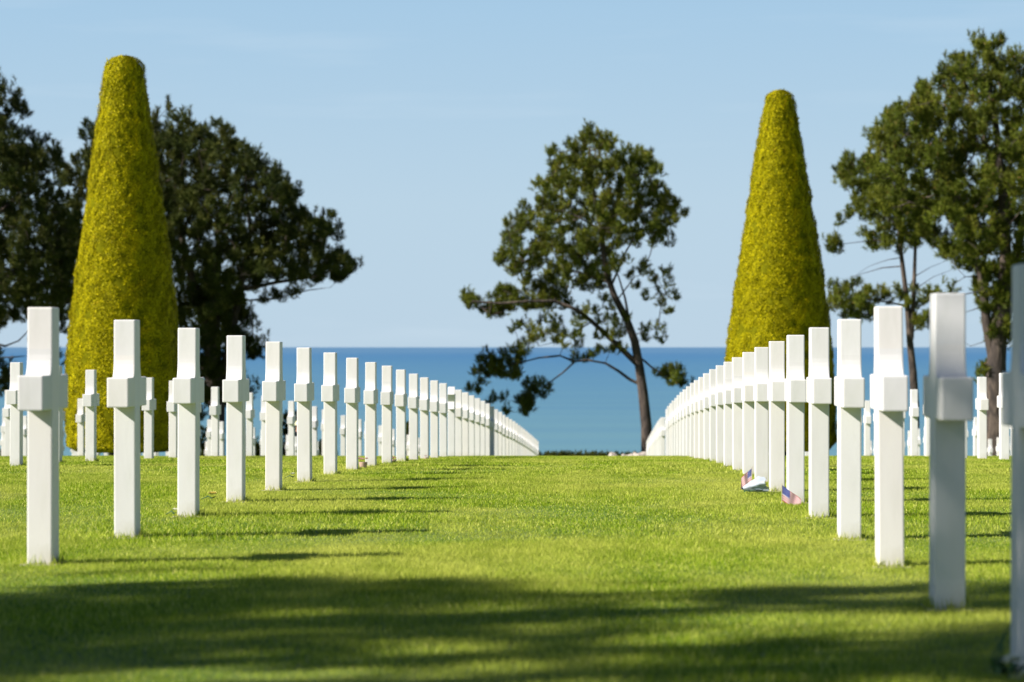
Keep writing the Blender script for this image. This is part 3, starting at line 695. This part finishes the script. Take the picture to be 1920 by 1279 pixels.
# ---------------------------------------------------------------- flowers, flags, visitor
M_PETW = mat('white_petals', simple((0.78, 0.78, 0.66), 0.6, 0.08, 60)); M_PETY = mat('yellow_petals', simple((0.75, 0.62, 0.22), 0.6, 0.15, 60))
M_PETP = mat('pink_petals', simple((0.72, 0.48, 0.45), 0.6, 0.2, 60)); M_LEAF = mat('flower_leaves', simple((0.03, 0.09, 0.025), 0.6, 0.3, 40))
M_PAPER = mat('wrapping_paper', simple((0.44, 0.49, 0.54), 0.3, 0.2, 30)); M_POT = mat('clay_pot', simple((0.50, 0.34, 0.27), 0.8, 0.15, 40))
M_WOOD = mat('flag_stick', simple((0.50, 0.42, 0.30), 0.6, 0.1, 40));
def cloth(col):
    def f(m, t, b):
        b.inputs['Base Color'].default_value = (*col, 1); b.inputs['Roughness'].default_value = 0.8
        tr = N(t, 'ShaderNodeBsdfTranslucent', Color=(*col, 1)); ms = N(t, 'ShaderNodeMixShader'); ms.inputs[0].default_value = 0.4
        t.links.new(b.outputs[0], ms.inputs[1]); t.links.new(tr.outputs[0], ms.inputs[2]); t.links.new(ms.outputs[0], t.nodes['Material Output'].inputs['Surface'])
    return f
M_RED = mat('flag_red', cloth((0.50, 0.02, 0.05)))
M_WHT = mat('flag_white', cloth((0.80, 0.79, 0.78))); M_BLU = mat('flag_blue', cloth((0.06, 0.08, 0.30)))
def blossom_bm(bm, c, r, g, layers=3):
    for L_ in range(layers):
        n = 6 - L_ if layers > 1 else 6
        for k in range(n):
            a = 2 * math.pi * (k + 0.5 * L_) / n + g.normal(0, .1); tilt = 0.35 + 0.42 * L_; rr_ = r * (1 - 0.22 * L_)
            o = Vector((math.cos(a), math.sin(a), 0)); s = Vector((-o.y, o.x, 0)); p = []
            for u, v in ((0, 0.12), (0.45, 0.42), (0.8, 0.42), (1.0, 0.12)):
                z = Vector((0, 0, rr_ * (u * math.sin(tilt) + 0.12 * u * u)))
                p.append((c + o * rr_ * u * math.cos(tilt) + z - s * rr_ * v, c + o * rr_ * u * math.cos(tilt) + z + s * rr_ * v))
            vv = [[bm.verts.new(q) for q in pr] for pr in p]
            for i in range(3): bm.faces.new((vv[i][0], vv[i][1], vv[i + 1][1], vv[i + 1][0]))
def leaf_bm(bm, c, dirv, L, w_):
    dirv = dirv.normalized(); s = dirv.cross(Vector((0, 0, 1)));
    if s.length < .1: s = Vector((1, 0, 0))
    s.normalize(); rows = []
    for u, v in ((0, .1), (.35, .5), (.7, .4), (1, .03)):
        q = c + dirv * L * u + Vector((0, 0, -0.25 * L * u * u)); rows.append((bm.verts.new(q - s * w_ * v), bm.verts.new(q + s * w_ * v)))
    for a, b in zip(rows[:-1], rows[1:]): bm.faces.new((a[0], a[1], b[1], b[0]))
def flower(loc, r, pet, label, seed, nb=3, name='cut_flower', stalk=True):
    g = np.random.default_rng(seed); root = empty(name, loc); tag(root, label, 'flower')
    for k in range(nb):
        bm = bmesh.new(); blossom_bm(bm, Vector((g.normal(0, r * .5) if k else 0, g.normal(0, r * .3) if k else 0, r * 0.8 + 0.02)), r, g); bmobj('blossom', bm, pet, root, True)
    bm = bmesh.new()
    for k in range(7): leaf_bm(bm, Vector((0, 0, 0.015)), Vector((math.cos(k * .9), math.sin(k * .9), g.uniform(.2, .8))), r * 1.7, r * .6)
    bmobj('leaves', bm, M_LEAF, root, True)
    if stalk:
        V, F = [], []; tube(V, F, [Vector((0, 0, r * .7)), Vector((-r, 0, 0.03)), Vector((-r * 2.6, 0, 0.012))], [.004, .004, .003], 6)
        npmesh('stalk', [tuple(v) for v in V], F, M_LEAF, root)
    return root
def onground(xp, d): return Vector(((xp - 960) / FPX * d, d, GZ(d)))
flower(onground(398, 17.3), 0.026, M_PETY, 'yellow flower lying in the grass between the third and fourth left-row crosses', 1, 3)
flower(onground(549, 21.7), 0.022, M_PETW, 'cream white flower in the grass beside the sixth left-row cross', 2, 2)
flower(onground(328, 15.25), 0.018, M_PETW, 'small white flower touching the foot of the third left-row cross', 3, 1)
def potted(loc, label, seed, s=1.0):
    root = empty('flower_pot', loc); tag(root, label, 'flower pot', 'small pots at the feet of the left row'); g = np.random.default_rng(seed)
    bm = bmesh.new(); bmesh.ops.create_cone(bm, segments=20, radius1=.03 * s, radius2=.042 * s, depth=.06 * s, cap_ends=True, matrix=Matrix.Translation((0, 0, .03 * s))); bmobj('pot', bm, M_POT, root)
    bm = bmesh.new()
    for k in range(6): blossom_bm(bm, Vector((g.normal(0, .022), g.normal(0, .022), .075 + g.uniform(0, .02))) * s, .022 * s, g, 2)
    bmobj('blossoms', bm, M_PETP, root, True)
potted(onground(681, 26.0), 'pink flowers in a small clay pot beside the eighth left-row cross', 5, 0.95)
potted(onground(739, 29.2), 'small clay pot with pink flowers past the tenth left-row cross', 6, 0.6)
potted(onground(799, 33.4), 'tiny clay pot with pink flowers past the thirteenth left-row cross', 7, 0.5)
def flag(loc, lean, facing, droop, label, W=0.145, H=0.10, hgt=0.12):
    """small stick flag: 13 stripes, blue canton with rows of white stars, hanging limp"""
    root = empty('stick_flag', loc, facing); tag(root, label, 'flag', 'small flags on sticks at the right row')
    tip = Vector((lean, 0, hgt)); V, F = [], []
    tube(V, F, [Vector((0, 0, -0.02)), tip * .5, tip + Vector((0, 0, .008))], [.0022, .0022, .0022], 6); npmesh('stick', [tuple(v) for v in V], F, M_WOOD, root)
    nu, nv = 24, 13
    def P(u, v):                       # u along the fly, v down the hoist
        top = tip * (1 - v * H / hgt * 0.9)
        fold = 0.010 * math.sin(u * 11 + v * 2) * u
        return top + Vector((u * W * math.cos(droop) , fold, -u * W * math.sin(droop) * (1 - .15 * v)))
    V = [tuple(P(i / nu, j / nv)) for j in range(nv + 1) for i in range(nu + 1)]; F = []; MI = []
    for j in range(nv):
        for i in range(nu):
            a = j * (nu + 1) + i; F.append((a, a + 1, a + nu + 2, a + nu + 1)); MI.append(2 if (i < nu * .4 and j < 7) else j % 2)
    npmesh('cloth', V, F, None, root, mats=[M_RED, M_WHT, M_BLU], midx=MI, smooth=True)
    V, F = [], []
    for j in range(5):
        for i in range(6 - 0):
            for off_ in (-.0008, .0008):
                c = P(0.03 + i * .062, (j + .6) * 7 / 13 / 5.3) + Vector((0, off_, 0)); r_ = .0017; b = len(V)
                for k in range(10):
                    a = math.pi / 2 + k * math.pi / 5; q = r_ if k % 2 == 0 else r_ * .42; V.append((c.x + q * math.cos(a), c.y, c.z + q * math.sin(a)))
                V.append(tuple(c))
                for k in range(10): F.append((b + k, b + (k + 1) % 10, b + 10))
    npmesh('stars', V, F, M_WHT, root)
flag(onground(1466, 16.72), 0.0, -0.35, 0.62, 'small flag with blue canton at the foot of the fifth full right-row cross', hgt=0.118)
flag(onground(1409, 18.95), -0.004, math.pi - 0.3, 0.72, 'small striped flag standing behind the wrapped bouquet', hgt=0.155, W=.1)
# bouquet wrapped in paper
def bouquet(loc, label):
    root = empty('wrapped_bouquet', loc, 0.35); root.scale = (0.95, 0.95, 0.8); tag(root, label, 'bouquet'); g = np.random.default_rng(21)
    n, m_ = 26, 8; V, F = [], []
    for j in range(m_ + 1):
        u = j / m_; R_ = 0.012 + 0.062 * u ** 0.8; c = Vector((-0.075 + 0.15 * u, 0, 0.03 + 0.022 * u))
        for k in range(n):
            a = 2 * math.pi * k / n; r_ = R_ * (1 + 0.20 * u * math.sin(5 * a + 1) + 0.12 * math.sin(11 * a + j * 1.7))
            V.append(tuple(c + Vector((0.02 * u * math.sin(4 * a), r_ * math.cos(a), max(-c.z + .004, r_ * .9 * math.sin(a))))))
    for j in range(m_):
        for k in range(n): F.append((j * n + k, j * n + (k + 1) % n, (j + 1) * n + (k + 1) % n, (j + 1) * n + k))
    npmesh('wrapping', V, F, M_PAPER, root, smooth=True)
    for k in range(14):
        bm = bmesh.new(); blossom_bm(bm, Vector((0.070 + g.normal(0, .010), g.normal(0, .030), 0.048 + g.normal(0, .024))), 0.022, g); bmobj('blossom', bm, (M_PETW, M_PETY, M_PETP)[k % 3], root, True)
    bm = bmesh.new()
    for k in range(12): leaf_bm(bm, Vector((0.01 + g.normal(0, .04), -.05, .02)), Vector((g.normal(0, 1), -.6, g.uniform(-.1, .3))), .04, .018)
    bmobj('leaves', bm, M_LEAF, root, True)
bouquet(onground(1411, 18.45) + Vector((0, 0, .012)), 'bouquet wrapped in bluish white paper leaning at the right row, small flag behind it')
# bouquet at the foot of the nearest right-hand cross
def posy(loc, label):
    root = empty('posy', loc); tag(root, label, 'bouquet'); g = np.random.default_rng(31)
    for k in range(5):
        bm = bmesh.new(); blossom_bm(bm, Vector((0.0 + g.normal(0, .014), g.normal(0, .014), .035 + g.uniform(0, .012))), .02, g); bmobj('blossom', bm, M_PETW, root, True)
    bm = bmesh.new()
    for k in range(26): leaf_bm(bm, Vector((g.normal(-.02, .02), g.normal(0, .02), .01)), Vector((g.normal(-.3, .8), g.normal(0, .6), g.uniform(.2, 1.4))), g.uniform(.04, .075), .016)
    bmobj('leaves', bm, M_LEAF, root, True)
    V, F = [], []
    for k in range(5): tube(V, F, [Vector((-.01, 0, 0)), Vector((-.03 - .006 * k, .01 * k - .02, .05)), Vector((-.03 + .008 * k, .012 * k - .02, .11 + .006 * k))], [.002, .002, .0015], 5)
    npmesh('stalk', [tuple(v) for v in V], F, M_LEAF, root)
posy(onground(1899, 7.18) + Vector((0, 0, .02)), 'white posy with dark leaves at the foot of the cut-off right cross')

# the visitor in a pale yellow hat, far down the slope
M_SKIN = mat('skin', simple((0.50, 0.30, 0.22), 0.6, 0.05, 30)); M_COAT = mat('navy_coat', simple((0.02, 0.025, 0.05), 0.8, 0.2, 30))
M_TROU = mat('dark_trousers', simple((0.05, 0.05, 0.055), 0.8, 0.2, 30)); M_HAT = mat('straw_hat', simple((0.72, 0.68, 0.40), 0.8, 0.08, 60)); M_SHOE = mat('shoe', simple((0.03, 0.025, 0.02), 0.5, 0.1, 30))
def skin(name, J, E, m, parent, root_i=0, lv=2):
    me = bpy.data.meshes.new(name); me.from_pydata([j[:3] for j in J], E, []); me.materials.append(m)
    o = bpy.data.objects.new(name, me); link(o, parent)
    md = o.modifiers.new('skin', 'SKIN'); md.use_smooth_shade = True
    for i, j in enumerate(J):
        s = me.skin_vertices[0].data[i]; s.radius = (j[3], j[4] if len(j) > 4 else j[3]); s.use_root = (i == root_i)
    sb = o.modifiers.new('sub', 'SUBSURF'); sb.levels = lv; sb.render_levels = lv
    return o
def person(loc, rz, label):
    root = empty('person', loc, rz); tag(root, label, 'person')
    J = [(0, 0, .95, .14, .10), (0, 0, 1.12, .13, .09), (0, -.01, 1.32, .155, .10), (0, 0, 1.45, .075, .06), (0, 0, 1.51, .055, .055), (0, -.01, 1.58, .08, .09), (0, -.01, 1.67, .075, .085)]
    E = [(0, 1), (1, 2), (2, 3), (3, 4), (4, 5), (5, 6)]
    for s in (-1, 1):
        b = len(J); J += [(s * .17, 0, 1.40, .06), (s * .23, .02, 1.14, .045), (s * .20, -.10, .92, .033), (s * .19, -.13, .85, .028, .018)]; E += [(2, b), (b, b + 1), (b + 1, b + 2), (b + 2, b + 3)]
        for f in range(4):
            c = len(J); J += [(s * (.175 + .012 * f), -.135 - .003 * f, .81, .009), (s * (.175 + .012 * f), -.13, .775 + .006 * abs(f - 1.5), .008)]; E += [(b + 3, c), (c, c + 1)]
        c = len(J); J += [(s * .165, -.15, .83, .009), (s * .16, -.16, .80, .008)]; E += [(b + 3, c), (c, c + 1)]
        b = len(J); J += [(s * .10, 0, .88, .095), (s * .11, -.01, .50, .065), (s * .12, .02, .10, .042), (s * .12, -.10, .04, .035)]; E += [(0, b), (b, b + 1), (b + 1, b + 2), (b + 2, b + 3)]
    body = skin('body', J, E, M_SKIN, root)
    skin('jacket', [(0, 0, .88, .17, .125), (0, 0, 1.10, .155, .115), (0, -.01, 1.32, .175, .12), (0, 0, 1.44, .085, .075), (-.17, 0, 1.40, .075), (-.23, .02, 1.14, .058), (-.205, -.09, .94, .045), (.17, 0, 1.40, .075), (.23, .02, 1.14, .058), (.205, -.09, .94, .045)],
         [(0, 1), (1, 2), (2, 3), (2, 4), (4, 5), (5, 6), (2, 7), (7, 8), (8, 9)], M_COAT, root)
    skin('trousers', [(0, 0, .93, .155, .115), (-.10, 0, .82, .105), (-.11, -.01, .50, .078), (-.12, .02, .09, .062), (.10, 0, .82, .105), (.11, -.01, .50, .078), (.12, .02, .09, .062)], [(0, 1), (1, 2), (2, 3), (0, 4), (4, 5), (5, 6)], M_TROU, root)
    for s in (-1, 1): skin('shoe', [(s * .12, .03, .045, .045), (s * .12, -.08, .035, .04), (s * .12, -.15, .03, .03)], [(0, 1), (1, 2)], M_SHOE, root)
    bm = bmesh.new(); prof = [(.165, 1.665), (.16, 1.672), (.11, 1.68), (.10, 1.74), (.085, 1.775), (.04, 1.785), (0.002, 1.785)]; rows = []
    for r_, z in prof: rows.append([bm.verts.new((r_ * math.cos(2 * math.pi * k / 24), -.01 + r_ * 1.1 * math.sin(2 * math.pi * k / 24), z)) for k in range(24)])
    for a, b in zip(rows[:-1], rows[1:]):
        for k in range(24): bm.faces.new((a[k], a[(k + 1) % 24], b[(k + 1) % 24], b[k]))
    bmobj('hat', bm, M_HAT, root, True)
    bm = bmesh.new()
    for v in ((-.03, -.095, 1.63), (.03, -.095, 1.63)): bmesh.ops.create_uvsphere(bm, u_segments=8, v_segments=6, radius=.011, matrix=Matrix.Translation(v))
    bmobj('eyes', bm, M_SHOE, root, True)
person(onground(559, 92.0), math.radians(35), 'visitor in pale yellow brimmed hat and dark jacket, seen between the left-row crosses')
